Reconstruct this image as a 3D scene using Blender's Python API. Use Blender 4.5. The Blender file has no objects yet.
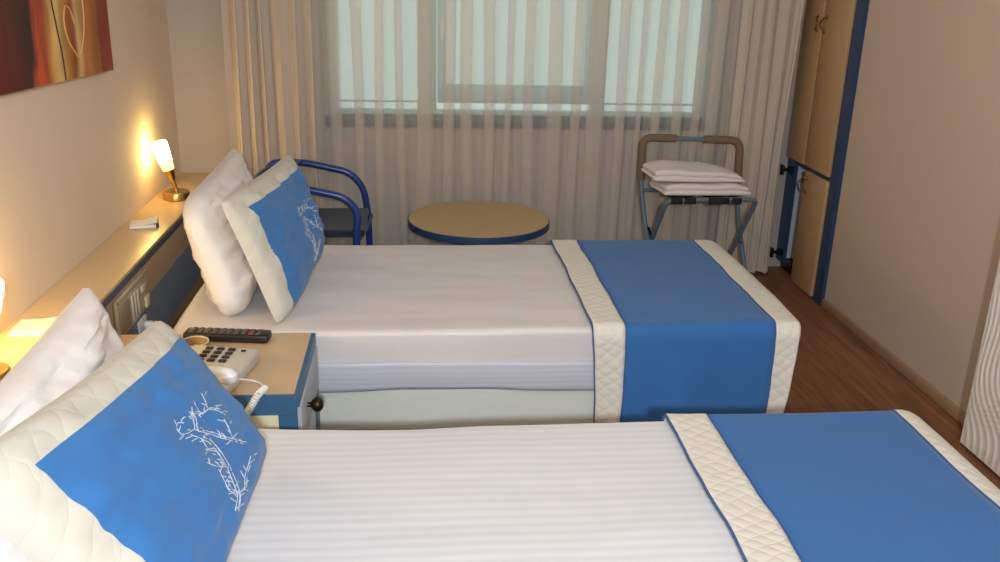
import bpy, bmesh, math, random
from mathutils import Vector, Matrix, noise
random.seed(7)
S = 1.05                      # metres per layout unit
COL = bpy.context.scene.collection
PI = math.pi

# ------------------------------------------------------------------ materials
def srgb(r, g, b):
    f = lambda c: (c/255/12.92) if c/255 <= .04045 else ((c/255+.055)/1.055)**2.4
    return (f(r), f(g), f(b), 1)

def mat(name, col, rough=.6, metal=0, bump=None, mottle=None, spec=.5, sheen=0, **kw):
    m = bpy.data.materials.new(name); m.use_nodes = True
    nt = m.node_tree; p = nt.nodes['Principled BSDF']
    p.inputs['Base Color'].default_value = col
    p.inputs['Roughness'].default_value = rough
    p.inputs['Metallic'].default_value = metal
    p.inputs['Specular IOR Level'].default_value = spec
    if sheen: p.inputs['Sheen Weight'].default_value = sheen
    tc = nt.nodes.new('ShaderNodeTexCoord')
    if mottle:                                   # (scale, amount)
        n = nt.nodes.new('ShaderNodeTexNoise'); n.inputs['Scale'].default_value = mottle[0]
        n.inputs['Detail'].default_value = 4
        nt.links.new(tc.outputs['Object'], n.inputs['Vector'])
        mx = nt.nodes.new('ShaderNodeMix'); mx.data_type = 'RGBA'
        a = mottle[1]
        mx.inputs[6].default_value = tuple(c*(1-a) for c in col[:3])+(1,)
        mx.inputs[7].default_value = tuple(min(1, c*(1+a)) for c in col[:3])+(1,)
        nt.links.new(n.outputs['Fac'], mx.inputs[0])
        nt.links.new(mx.outputs[2], p.inputs['Base Color'])
    if bump:                                     # (scale, strength, distance)
        n = nt.nodes.new('ShaderNodeTexNoise'); n.inputs['Scale'].default_value = bump[0]
        n.inputs['Detail'].default_value = 3
        nt.links.new(tc.outputs['Object'], n.inputs['Vector'])
        b = nt.nodes.new('ShaderNodeBump'); b.inputs['Strength'].default_value = bump[1]
        b.inputs['Distance'].default_value = bump[2]
        nt.links.new(n.outputs['Fac'], b.inputs['Height'])
        nt.links.new(b.outputs['Normal'], p.inputs['Normal'])
    return m

def sep_math(nt, src, axis):
    s = nt.nodes.new('ShaderNodeSeparateXYZ'); nt.links.new(src, s.inputs[0]); return s.outputs[axis]
def mth(nt, op, a, b=None):
    n = nt.nodes.new('ShaderNodeMath'); n.operation = op
    for i, v in enumerate((a, b)):
        if v is None: continue
        if isinstance(v, (int, float)): n.inputs[i].default_value = v
        else: nt.links.new(v, n.inputs[i])
    return n.outputs[0]

def striped(name, col, axis, period, dark, rough=.55):
    """satin-stripe bed linen: alternate matt and glossy weave bands"""
    m = mat(name, col, rough, bump=(5, .18, .02)); nt = m.node_tree; p = nt.nodes['Principled BSDF']
    tc = next(n for n in nt.nodes if n.type == 'TEX_COORD')
    ns = nt.nodes.new('ShaderNodeTexNoise'); ns.inputs['Scale'].default_value = 1.3
    nt.links.new(tc.outputs['Object'], ns.inputs['Vector'])
    c = mth(nt, 'ADD', sep_math(nt, tc.outputs['Object'], axis), mth(nt, 'MULTIPLY', ns.outputs['Fac'], .02))
    w = mth(nt, 'SINE', mth(nt, 'MULTIPLY', c, 2*PI/(period*S)))
    k = nt.nodes.new('ShaderNodeMapRange'); nt.links.new(w, k.inputs[0])
    k.inputs[1].default_value = -.35; k.inputs[2].default_value = .35
    mx = nt.nodes.new('ShaderNodeMix'); mx.data_type = 'RGBA'
    mx.inputs[6].default_value = col; mx.inputs[7].default_value = tuple(x*dark for x in col[:3])+(1,)
    nt.links.new(k.outputs[0], mx.inputs[0]); nt.links.new(mx.outputs[2], p.inputs['Base Color'])
    rr = nt.nodes.new('ShaderNodeMapRange'); nt.links.new(k.outputs[0], rr.inputs[0])
    rr.inputs[3].default_value = rough; rr.inputs[4].default_value = rough-.2
    nt.links.new(rr.outputs[0], p.inputs['Roughness'])
    return m

def quilt(name, col, scale, strength=.6):
    """quilted cotton: diamonds of stitched lines pressed into the padding"""
    m = mat(name, col, .8, mottle=(30, .04)); nt = m.node_tree; p = nt.nodes['Principled BSDF']
    tc = next(n for n in nt.nodes if n.type == 'TEX_COORD')
    ns = nt.nodes.new('ShaderNodeTexNoise'); ns.inputs['Scale'].default_value = 9
    nt.links.new(tc.outputs['Object'], ns.inputs['Vector'])
    x, y, z = (sep_math(nt, tc.outputs['Object'], i) for i in range(3))
    wob = mth(nt, 'MULTIPLY', ns.outputs['Fac'], .05)
    yz = mth(nt, 'ADD', mth(nt, 'SUBTRACT', y, z), wob)
    a = mth(nt, 'ABSOLUTE', mth(nt, 'SINE', mth(nt, 'MULTIPLY', mth(nt, 'ADD', x, yz), scale)))
    b = mth(nt, 'ABSOLUTE', mth(nt, 'SINE', mth(nt, 'MULTIPLY', mth(nt, 'SUBTRACT', mth(nt, 'MULTIPLY', x, .6), yz), scale)))
    h = mth(nt, 'POWER', mth(nt, 'MULTIPLY', a, b), .4)
    bp = nt.nodes.new('ShaderNodeBump'); bp.inputs['Strength'].default_value = strength
    bp.inputs['Distance'].default_value = .008
    nt.links.new(h, bp.inputs['Height']); nt.links.new(bp.outputs['Normal'], p.inputs['Normal'])
    return m

def weave(name, col, rough=.85, scale=1100):
    m = mat(name, col, rough, mottle=(6, .06), sheen=.15); nt = m.node_tree; p = nt.nodes['Principled BSDF']
    tc = next(n for n in nt.nodes if n.type == 'TEX_COORD')
    x, y, z = (sep_math(nt, tc.outputs['Object'], i) for i in range(3))
    a = mth(nt, 'SINE', mth(nt, 'MULTIPLY', mth(nt, 'ADD', y, x), scale))
    b = mth(nt, 'SINE', mth(nt, 'MULTIPLY', mth(nt, 'SUBTRACT', mth(nt, 'ADD', x, z), y), scale))
    n1 = nt.nodes.new('ShaderNodeTexNoise'); n1.inputs['Scale'].default_value = 7
    nt.links.new(tc.outputs['Object'], n1.inputs['Vector'])
    h = mth(nt, 'ADD', mth(nt, 'MULTIPLY', mth(nt, 'ADD', a, b), .002), n1.outputs['Fac'])
    bp = nt.nodes.new('ShaderNodeBump'); bp.inputs['Strength'].default_value = .35; bp.inputs['Distance'].default_value = .015
    nt.links.new(h, bp.inputs['Height']); nt.links.new(bp.outputs['Normal'], p.inputs['Normal'])
    return m

def wood_floor():
    m = mat('floor_laminate', (1, 1, 1, 1), .42); nt = m.node_tree; p = nt.nodes['Principled BSDF']
    tc = next(n for n in nt.nodes if n.type == 'TEX_COORD')
    mp = nt.nodes.new('ShaderNodeMapping'); mp.inputs['Rotation'].default_value = (0, 0, PI/2)
    nt.links.new(tc.outputs['Object'], mp.inputs[0])
    br = nt.nodes.new('ShaderNodeTexBrick'); br.inputs['Scale'].default_value = 1
    br.inputs['Brick Width'].default_value = 1.2; br.inputs['Row Height'].default_value = .19
    br.inputs['Mortar Size'].default_value = .0012; br.inputs['Mortar Smooth'].default_value = .2
    br.inputs['Color1'].default_value = srgb(156, 106, 70); br.inputs['Color2'].default_value = srgb(138, 92, 60)
    br.inputs['Mortar'].default_value = srgb(96, 62, 42)
    nt.links.new(mp.outputs[0], br.inputs['Vector'])
    m2 = nt.nodes.new('ShaderNodeMapping'); m2.inputs['Scale'].default_value = (22, 1.6, 1)
    nt.links.new(tc.outputs['Object'], m2.inputs[0])
    n = nt.nodes.new('ShaderNodeTexNoise'); n.inputs['Scale'].default_value = 1.5; n.inputs['Detail'].default_value = 8
    n.inputs['Distortion'].default_value = 1.2
    nt.links.new(m2.outputs[0], n.inputs['Vector'])
    r = nt.nodes.new('ShaderNodeValToRGB')
    r.color_ramp.elements[0].position = .3; r.color_ramp.elements[0].color = (.5, .45, .42, 1)
    r.color_ramp.elements[1].position = .72; r.color_ramp.elements[1].color = (1.1, 1.05, 1, 1)
    nt.links.new(n.outputs['Fac'], r.inputs[0])
    v = nt.nodes.new('ShaderNodeTexVoronoi'); v.inputs['Scale'].default_value = 2.6      # knots
    nt.links.new(tc.outputs['Object'], v.inputs['Vector'])
    kr = nt.nodes.new('ShaderNodeValToRGB'); kr.color_ramp.elements[0].position = .0
    kr.color_ramp.elements[0].color = (.35, .3, .28, 1); kr.color_ramp.elements[1].position = .13
    nt.links.new(v.outputs['Distance'], kr.inputs[0])
    a = nt.nodes.new('ShaderNodeMix'); a.data_type = 'RGBA'; a.blend_type = 'MULTIPLY'; a.inputs[0].default_value = 1
    nt.links.new(br.outputs['Color'], a.inputs[6]); nt.links.new(r.outputs[0], a.inputs[7])
    b = nt.nodes.new('ShaderNodeMix'); b.data_type = 'RGBA'; b.blend_type = 'MULTIPLY'; b.inputs[0].default_value = 1
    nt.links.new(a.outputs[2], b.inputs[6]); nt.links.new(kr.outputs[0], b.inputs[7])
    nt.links.new(b.outputs[2], p.inputs['Base Color'])
    return m

def grain(name, col, amount=.12, rough=.4, axis_scale=(3, 3, 30)):
    m = mat(name, col, rough); nt = m.node_tree; p = nt.nodes['Principled BSDF']
    tc = next(n for n in nt.nodes if n.type == 'TEX_COORD')
    mp = nt.nodes.new('ShaderNodeMapping'); mp.inputs['Scale'].default_value = axis_scale
    nt.links.new(tc.outputs['Object'], mp.inputs[0])
    n = nt.nodes.new('ShaderNodeTexNoise'); n.inputs['Scale'].default_value = 2; n.inputs['Detail'].default_value = 6
    nt.links.new(mp.outputs[0], n.inputs['Vector'])
    mx = nt.nodes.new('ShaderNodeMix'); mx.data_type = 'RGBA'
    mx.inputs[6].default_value = tuple(c*(1-amount) for c in col[:3])+(1,)
    mx.inputs[7].default_value = tuple(c*(1+amount) for c in col[:3])+(1,)
    nt.links.new(n.outputs['Fac'], mx.inputs[0]); nt.links.new(mx.outputs[2], p.inputs['Base Color'])
    return m

def cloth_trans(name, col, transmit, clear):
    """curtain cloth: diffuse + translucent, with a constant share of open weave"""
    m = bpy.data.materials.new(name); m.use_nodes = True; nt = m.node_tree; nt.nodes.clear()
    o = nt.nodes.new('ShaderNodeOutputMaterial')
    d = nt.nodes.new('ShaderNodeBsdfDiffuse'); d.inputs[0].default_value = col
    t = nt.nodes.new('ShaderNodeBsdfTranslucent'); t.inputs[0].default_value = col
    a = nt.nodes.new('ShaderNodeMixShader'); a.inputs[0].default_value = transmit
    nt.links.new(d.outputs[0], a.inputs[1]); nt.links.new(t.outputs[0], a.inputs[2])
    last = a.outputs[0]
    if clear:
        tr = nt.nodes.new('ShaderNodeBsdfTransparent')
        b = nt.nodes.new('ShaderNodeMixShader'); b.inputs[0].default_value = clear
        nt.links.new(last, b.inputs[1]); nt.links.new(tr.outputs[0], b.inputs[2]); last = b.outputs[0]
    nt.links.new(last, o.inputs[0])
    return m

def glass(name):
    m = bpy.data.materials.new(name); m.use_nodes = True; nt = m.node_tree; nt.nodes.clear()
    o = nt.nodes.new('ShaderNodeOutputMaterial')
    t = nt.nodes.new('ShaderNodeBsdfTransparent'); t.inputs[0].default_value = (.93, .96, .95, 1)
    g = nt.nodes.new('ShaderNodeBsdfGlossy'); g.inputs['Roughness'].default_value = .05
    x = nt.nodes.new('ShaderNodeMixShader'); x.inputs[0].default_value = .06
    nt.links.new(t.outputs[0], x.inputs[1]); nt.links.new(g.outputs[0], x.inputs[2]); nt.links.new(x.outputs[0], o.inputs[0])
    return m

def emit(name, col, strength):
    m = bpy.data.materials.new(name); m.use_nodes = True; nt = m.node_tree; p = nt.nodes['Principled BSDF']
    p.inputs['Base Color'].default_value = (.9, .85, .75, 1); p.inputs['Roughness'].default_value = .35
    p.inputs['Emission Color'].default_value = col; p.inputs['Emission Strength'].default_value = strength
    return m

M = dict(
    wall_left=mat('painted_wall_lamplit', srgb(228, 210, 192), .85, bump=(60, .08, .002)),  # left wall lightened: lamp glow put into its colour
    wall=mat('painted_wall', srgb(176, 167, 160), .85, bump=(60, .08, .002)),
    wall_right=mat('painted_wall_beige', srgb(196, 174, 154), .85, bump=(60, .08, .002)),
    ceiling=mat('ceiling_paint', srgb(225, 220, 212), .9),
    floor=wood_floor(),
    skirting=grain('skirting_wood', srgb(170, 134, 104), .2, .45, (3, 20, 3)),
    maple=grain('maple_laminate', srgb(186, 158, 112), .06, .38, (3, 3, 14)),
    maple_shelf=grain('maple_shelf_laminate', srgb(228, 198, 152), .05, .32, (14, 2, 3)),  # paler maple for the shelf top, with lamp light put into the colour
    maple_night=grain('maple_nightstand_laminate', srgb(204, 176, 142), .05, .34, (14, 2, 3)),
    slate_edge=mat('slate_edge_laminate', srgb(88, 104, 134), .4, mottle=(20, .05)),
    maple_door=grain('maple_door_laminate', srgb(184, 148, 106), .06, .4, (3, 3, 14)),
    taupe=grain('taupe_laminate', srgb(188, 168, 146), .05, .45, (3, 3, 20)),
    blue=mat('blue_laminate', srgb(34, 62, 98), .4, mottle=(20, .05)),
    slate=mat('slate_blue_laminate', srgb(128, 146, 172), .42, mottle=(20, .05)),  # lower headboard panel lightened, flash light put into its colour
    teal=mat('steel_blue_laminate', srgb(58, 102, 138), .4, mottle=(20, .05)),
    sheet=striped('smooth_sheet', srgb(226, 220, 220), 1, .03, .985),
    sheet_stripe=striped('striped_sheet', srgb(230, 229, 233), 1, .029, .93),
    sheet_band=striped('striped_sheet_hem', srgb(206, 208, 220), 2, .017, .93),
    base=mat('bed_base_fabric', srgb(222, 226, 216), .8, mottle=(40, .03), bump=(8, .2, .01)),
    pillow=mat('pillow_cotton', srgb(240, 234, 230), .8, bump=(9, .35, .03)),
    cream=quilt('quilted_cream_cotton', srgb(230, 224, 212), 74, .3),
    cream_soft=quilt('quilted_cream_pillow', srgb(216, 211, 198), 40, .22),
    blue_cloth=weave('blue_woven_cotton', srgb(54, 118, 184)),
    runner_cloth=weave('blue_runner_cloth', srgb(48, 106, 172)),
    thread=mat('silver_thread', srgb(206, 214, 222), .5),
    pipe=mat('blue_piping', srgb(60, 96, 150), .8, mottle=(50, .1)),
    drape=cloth_trans('drape_cloth', srgb(204, 190, 174), .12, 0),
    sheer=cloth_trans('sheer_voile', srgb(236, 224, 210), .28, .64),
    glass=glass('window_glass'),
    frame=mat('window_frame_aluminium', srgb(190, 220, 222), .45, mottle=(9, .05)),
    sillb=mat('window_sill_blue', srgb(62, 80, 96), .5, mottle=(9, .06)),
    brass=mat('brushed_brass', srgb(204, 172, 104), .28, 1, mottle=(30, .1)),
    bulb=emit('lit_frosted_glass', (1, .68, .20, 1), 40), bulb_near=emit('lit_frosted_glass_warm', (1, .66, .18, 1), 80), dimglass=emit('lit_frosted_glass_foot', (1, .62, .16, 1), 2.2),
    white=mat('white_paper', srgb(240, 236, 230), .6, mottle=(20, .02)),
    navy=mat('navy_binding', srgb(52, 62, 92), .5, mottle=(20, .05)),
    plate=mat('beige_plastic', srgb(214, 205, 184), .4, mottle=(15, .04)),
    plate_dark=mat('beige_plastic_recess', srgb(180, 170, 148), .5, mottle=(15, .04)),
    ivory=mat('ivory_plastic', srgb(222, 212, 180), .35, mottle=(15, .03)),
    whitep=mat('white_plastic', srgb(232, 232, 230), .35, mottle=(15, .02)),
    phone=mat('grey_phone_plastic', srgb(196, 192, 180), .4, mottle=(18, .03)),
    black=mat('black_plastic', srgb(30, 26, 26), .38, mottle=(18, .1)),
    key=mat('dark_rubber_key', srgb(44, 36, 32), .6, mottle=(18, .1)),
    remote_key=mat('pale_rubber_key', srgb(92, 82, 76), .6, mottle=(18, .1)),
    red=mat('red_rubber_key', srgb(190, 60, 40), .6, mottle=(18, .1)),
    amber=mat('amber_glass', srgb(170, 140, 100), .12, mottle=(12, .15)),
    chair_tube=mat('blue_enamel_tube', srgb(36, 62, 126), .25, mottle=(14, .06)),
    chair_cloth=weave('dark_navy_fabric', srgb(32, 40, 60)),
    rack_tube=mat('blue_grey_tube', srgb(92, 116, 132), .35, mottle=(14, .06)),
    foam=mat('brown_foam_sleeve', srgb(120, 98, 80), .9, bump=(90, .3, .004)),
    strap=mat('black_webbing', srgb(24, 23, 26), .8, bump=(150, .3, .002)),
    towel=mat('white_terry', srgb(226, 216, 210), .95, bump=(120, .5, .006), sheen=.2),
    bronze=mat('aged_bronze', srgb(150, 112, 70), .35, 1, mottle=(40, .2)),
    dark_bronze=mat('dark_bronze', srgb(70, 62, 50), .4, 1, mottle=(40, .2)),
    steel=mat('black_steel', srgb(34, 32, 32), .4, .6, mottle=(30, .1)),
    front=mat('grey_laminate', srgb(176, 180, 188), .45, mottle=(10, .03)),
    interior=mat('white_melamine', srgb(208, 204, 202), .5, mottle=(10, .03)),
    relief=mat('white_relief_lacquer', srgb(226, 216, 208), .5, mottle=(10, .02)),
)

# ------------------------------------------------------------------ mesh helpers (layout units)
class MB:
    def __init__(s): s.v = []; s.f = []; s.sm = []
    def add(s, vs, fs, smooth=False):
        o = len(s.v); s.v += [tuple(p) for p in vs]; s.f += [tuple(i+o for i in f) for f in fs]; s.sm += [smooth]*len(fs); return s
    def box(s, x0, x1, y0, y1, z0, z1, bev=0):
        if not bev:
            vs = [(x, y, z) for z in (z0, z1) for y in (y0, y1) for x in (x0, x1)]
            return s.add(vs, [(0, 2, 3, 1), (4, 5, 7, 6), (0, 1, 5, 4), (2, 6, 7, 3), (0, 4, 6, 2), (1, 3, 7, 5)])
        b = bmesh.new(); bmesh.ops.create_cube(b, size=1)
        for v in b.verts:
            v.co = ((x0+x1)/2+v.co.x*(x1-x0), (y0+y1)/2+v.co.y*(y1-y0), (z0+z1)/2+v.co.z*(z1-z0))
        bmesh.ops.bevel(b, geom=b.edges[:], offset=bev, segments=2, profile=.5, affect='EDGES')
        return s.bm(b)
    def bm(s, b, smooth=False):
        b.verts.ensure_lookup_table(); b.verts.index_update()
        s.add([v.co[:] for v in b.verts], [[v.index for v in f.verts] for f in b.faces], smooth); b.free(); return s
    def tube(s, pts, r, seg=10, cap=True, closed=False):
        pts = [Vector(p) for p in pts]; n = len(pts)
        rr = r if isinstance(r, (list, tuple)) else [r]*n
        t0 = (pts[1]-pts[0]).normalized()
        up = Vector((0, 0, 1)) if abs(t0.z) < .9 else Vector((0, 1, 0))
        nrm = (up - t0*up.dot(t0)).normalized(); vs = []; 
        for i, p in enumerate(pts):
            a = pts[max(i-1, 0)]; b = pts[min(i+1, n-1)]; t = (b-a).normalized()
            nrm = (nrm - t*nrm.dot(t)).normalized(); bn = t.cross(nrm)
            for k in range(seg):
                an = 2*PI*k/seg; vs.append(p + (nrm*math.cos(an)+bn*math.sin(an))*rr[i])
        fs = []
        for i in range(n-1):
            for k in range(seg):
                a = i*seg+k; b = i*seg+(k+1) % seg; fs.append((a, b, b+seg, a+seg))
        if cap: fs += [tuple(range(seg))[::-1], tuple(range((n-1)*seg, n*seg))]
        return s.add(vs, fs, True)
    def lathe(s, prof, org=(0, 0, 0), axis=(0, 0, 1), seg=32):
        """prof: (radius, height) pairs along axis; ends are closed"""
        ax = Vector(axis).normalized(); q = Vector((0, 0, 1)).rotation_difference(ax); o = Vector(org); vs = []
        for r, h in prof:
            for k in range(seg):
                a = 2*PI*k/seg; vs.append(o + q @ Vector((r*math.cos(a), r*math.sin(a), h)))
        fs = [(i*seg+k, i*seg+(k+1) % seg, (i+1)*seg+(k+1) % seg, (i+1)*seg+k) for i in range(len(prof)-1) for k in range(seg)]
        fs += [tuple(range(seg))[::-1], tuple(range((len(prof)-1)*seg, len(prof)*seg))]
        return s.add(vs, fs, True)
    def grid(s, fn, nu, nv, smooth=True):
        vs = [fn(i/nu, j/nv) for j in range(nv+1) for i in range(nu+1)]
        fs = [(j*(nu+1)+i, j*(nu+1)+i+1, (j+1)*(nu+1)+i+1, (j+1)*(nu+1)+i) for j in range(nv) for i in range(nu)]
        return s.add(vs, fs, smooth)
    def build(s, name, m, parent=None, sharp=40, solid=0, weld=False, origin=None):
        me = bpy.data.meshes.new(name)
        vs = [Vector(v)*S for v in s.v]
        if parent is not None: org = parent.matrix_world_loc
        elif origin is not None: org = Vector(origin)*S
        else:
            xs, ys, zs = zip(*vs); org = Vector(((min(xs)+max(xs))/2, (min(ys)+max(ys))/2, min(zs)))
        me.from_pydata([v-org for v in vs], [], s.f)
        me.polygons.foreach_set('use_smooth', s.sm)
        me.validate(); me.update()
        b = bmesh.new(); b.from_mesh(me)
        if weld: bmesh.ops.remove_doubles(b, verts=b.verts[:], dist=1e-5)
        bmesh.ops.recalc_face_normals(b, faces=b.faces[:]); b.to_mesh(me); b.free()
        try: me.set_sharp_from_angle(angle=math.radians(sharp))
        except Exception: pass
        o = bpy.data.objects.new(name, me); COL.objects.link(o)
        if m is not None: me.materials.append(m)
        if parent is not None:
            o.parent = parent.obj
            LOC[o] = org
        else:
            o.location = org; LOC[o] = org
        if solid:
            md = o.modifiers.new('thickness', 'SOLIDIFY'); md.thickness = solid*S; md.offset = 0
        return H(o, org)

LOC = {}
class H:                                   # handle: object + its world origin
    def __init__(s, o, loc): s.obj = o; s.matrix_world_loc = loc
    def tag(s, label=None, cat=None, group=None, kind=None):
        if label: s.obj['label'] = label
        if cat: s.obj['category'] = cat
        if group: s.obj['group'] = group
        if kind: s.obj['kind'] = kind
        return s
def sub(h):                                # children of a part share the thing's origin
    return h
def thing(name, loc, label, cat, group=None):
    o = bpy.data.objects.new(name, None); COL.objects.link(o); o.empty_display_size = .1
    o.location = Vector(loc)*S
    return H(o, Vector(loc)*S).tag(label, cat, group)
def struct(name, mb, m, **kw):
    return mb.build(name, m, **kw).tag(kind='structure')

def arc(c, r, a0, a1, n, plane):
    out = []
    for i in range(n+1):
        a = a0+(a1-a0)*i/n
        p = [c[0], c[1], c[2]]; p[plane[0]] += r*math.cos(a); p[plane[1]] += r*math.sin(a); out.append(tuple(p))
    return out
def fillet(pts, r, n=6):
    """polyline with rounded corners"""
    P = [Vector(p) for p in pts]; out = [P[0]]
    for i in range(1, len(P)-1):
        a = (P[i-1]-P[i]); b = (P[i+1]-P[i]); d = min(r, a.length*.48, b.length*.48)
        p0 = P[i]+a.normalized()*d; p1 = P[i]+b.normalized()*d
        for k in range(n+1):
            t = k/n; out.append((1-t)**2*p0+2*t*(1-t)*P[i]+t*t*p1)
    out.append(P[-1]); return out
def fbm(x, y, z, sc): return noise.fractal(Vector((x*sc, y*sc, z*sc)), 1, 2, 3)

# ------------------------------------------------------------------ the room
XR, YF, ZC, YW = 2.955, -5.3, 2.2, -.588     # right wall, front wall, ceiling, edge of wardrobe niche
struct('floor', MB().box(-.15, 3.7, YF-.1, .15, -.06, 0), M['floor'])
struct('ceiling', MB().box(-.15, 3.7, YF-.1, .15, ZC, ZC+.06), M['ceiling'])
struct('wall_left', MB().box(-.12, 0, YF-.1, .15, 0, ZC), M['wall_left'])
struct('wall_front', MB().box(0, XR, YF-.1, YF, 0, ZC), M['wall'])
struct('wall_right', MB().box(XR, XR+.1, YF-.1, YW, 0, ZC).box(3.5, 3.6, YW, .15, 0, ZC).box(XR+.1, 3.6, YW-.1, YW-.001, 0, ZC), M['wall_right'])
WX0, WX1, WZ0, WZ1 = .70, 2.50, .757, 1.95   # window opening
struct('wall_back', MB().box(0, WX0, 0, .12, 0, ZC).box(WX1, 3.5, 0, .12, 0, ZC).box(WX0, WX1, 0, .12, 0, WZ0-.055).box(WX0, WX1, 0, .12, WZ1, ZC), M['wall'])
struct('baseboard_right', MB().box(XR-.015, XR, YF, YW-.005, .001, .042, .004), M['skirting'])
struct('baseboard_left', MB().box(0, .018, YF, -3.9, .001, .07, .004), M['skirting'])

win = MB()
def bar(mb, x0, x1, z0, z1, y0=.03, y1=.085): mb.box(x0, x1, y0, y1, z0, z1, .004)
bar(win, WX0, WX0+.04, WZ0, WZ1); bar(win, WX1-.04, WX1, WZ0, WZ1)
bar(win, WX0+.04, WX1-.04, WZ1-.04, WZ1); bar(win, WX0+.04, WX1-.04, WZ0, WZ0+.022)
bar(win, 1.115, 1.20, WZ0+.022, WZ1-.04); bar(win, 1.945, 2.01, WZ0+.022, WZ1-.04)
bar(win, WX0+.04, 1.115, WZ0+.055, WZ0+.063, .05, .07); bar(win, 2.01, WX1-.04, WZ0+.055, WZ0+.063, .05, .07)
w1 = struct('window_1', win, M['frame'])
sash = MB()                                   # the opening sash in the middle
bar(sash, 1.205, 1.245, WZ0+.06, WZ1-.05, .015, .06); bar(sash, 1.905, 1.94, WZ0+.06, WZ1-.05, .015, .06)
bar(sash, 1.245, 1.905, WZ0+.06, WZ0+.145, .015, .06); bar(sash, 1.245, 1.905, WZ1-.11, WZ1-.05, .015, .06)
sash.build('window_sash', M['frame'], w1)
for a, b in ((WX0+.04, 1.115), (1.245, 1.905), (2.01, WX1-.04)):
    z0 = WZ0+.145 if a == 1.245 else WZ0+.022
    MB().box(a, b, .052, .056, z0, WZ1-.05).build('pane', M['glass'], w1)
MB().box(WX0-.02, WX1+.0, -.012, .12, WZ0-.055, WZ0-.001, .004).build('window_sill', M['sillb'], w1)
MB().box(1.215, 1.235, -.004, .0145, 1.10, 1.2, .004).build('window_handle', M['whitep'], w1)

# facade of the neighbouring light well is left to the sky: pale haze
# ------------------------------------------------------------------ curtains
def drape(x0, x1, yc, zt, zb, folds, depth, seed, lean=0):
    rnd = random.Random(seed); ph = [rnd.uniform(-.5, .5) for _ in range(30)]; amp = [rnd.uniform(.6, 1.15) for _ in range(30)]
    def fn(u, v):
        z = zt+(zb-zt)*v; t = u*folds*2*PI; k = t/PI
        i = int(k); fr = k-i; A = amp[i % 30]*(1-fr)+amp[(i+1) % 30]*fr
        tt = t+.9*math.sin(u*7+seed+v*1.1)+.5*math.sin(u*17+seed*2)
        x = x0+(x1-x0)*u+.012*math.sin(2*tt)+.010*math.sin(v*3+u*9)
        y = yc+depth*A*math.sin(tt)*(.75+.25*v)+.006*math.sin(v*5+u*11)
        f = min(1, max(0, (z-.60)/.6)); x += lean*u**4*f*f*(3-2*f)
        return (x, y, z)
    return MB().grid(fn, folds*20, 60)
ZT = 2.17
d1 = drape(.27, .66, -.15, ZT, .015, 6, .034, 3).build('curtain', M['drape'])
d1.tag('thick taupe drape hanging at the left end of the window, behind the blue chair', 'curtain', 'thick drapes')
d2 = drape(2.57, 2.864, -.135, ZT, .015, 5, .026, 8, .018).build('curtain', M['drape'])
d2.tag('thick taupe drape hanging at the right end of the window, beside the wardrobe', 'curtain', 'thick drapes')
def sheer():
    """voile gathered into flat pleats: one layer in the gaps, three where a pleat folds over itself"""
    rnd = random.Random(21); x, pl = .60, []
    while x < 2.66:
        w = rnd.uniform(.08, .125); pl.append((x, w, rnd.uniform(.50, .72), rnd.uniform(-.5, .5), rnd.uniform(.8, 1.25))); x += w
    rows = []
    for j in range(27):
        v = j/26; z = ZT+(.015-ZT)*v; pts = []
        for k, (x, w, o, sh, dp) in enumerate(pl):
            o2 = o*w*(1+.12*math.sin(v*3+k)); x1 = x+.012*sh*math.sin(v*2.5+k)+.006*math.sin(v*6+k*2); g = max(.012, (w-o2)*.62); D = .019*dp
            yc = -.062+.005*math.sin(k*1.3)
            pts += [(x1, yc+D, z), (x1+g*.6, yc+D*.9, z), (x1+g+o2, yc+D*.35, z), (x1+g, yc-D*.2, z), (x1+g+o2*.35, yc-D*.95, z), (x1+g+o2*.8, yc-D*.8, z)]
        rows.append(fillet(pts, .008, 4))
    n = len(rows[0]); m = MB()
    return m.add([p for r in rows for p in r], [(j*n+i, j*n+i+1, (j+1)*n+i+1, (j+1)*n+i) for j in range(26) for i in range(n-1)], True)
sheer().build('sheer_curtain', M['sheer']).tag('sheer pleated voile curtain hanging across the whole window', 'curtain')
rail = thing('curtain_rail', (1.58, -.09, ZC-.03), 'white double curtain rail fixed to the ceiling along the window wall', 'curtain rail')
MB().box(.2, 2.9, -.145, -.105, ZC-.025, ZC, .003).build('drape_track', M['whitep'], rail)
MB().box(.2, 2.9, -.085, -.045, ZC-.025, ZC, .003).build('sheer_track', M['whitep'], rail)

# ------------------------------------------------------------------ headboard with shelf
HX, HZ = .176, .478
hb = thing('headboard_shelf', (.09, -2, 0), 'long maple and slate blue headboard with a shelf top along the left wall', 'headboard')
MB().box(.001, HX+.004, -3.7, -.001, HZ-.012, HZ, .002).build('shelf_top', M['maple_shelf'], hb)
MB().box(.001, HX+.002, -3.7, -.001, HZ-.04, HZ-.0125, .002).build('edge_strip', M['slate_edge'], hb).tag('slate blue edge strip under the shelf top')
MB().box(.001, HX, -3.7, -.001, .327, HZ-.0405).build('front_panel', M['taupe'], hb)
MB().box(.001, HX+.001, -3.7, -.001, .142, .3265).build('blue_panel', M['slate'], hb).tag('slate blue lower panel')
MB().box(.001, HX, -3.7, -.001, .0, .1415).build('plinth_panel', M['maple'], hb)

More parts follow.
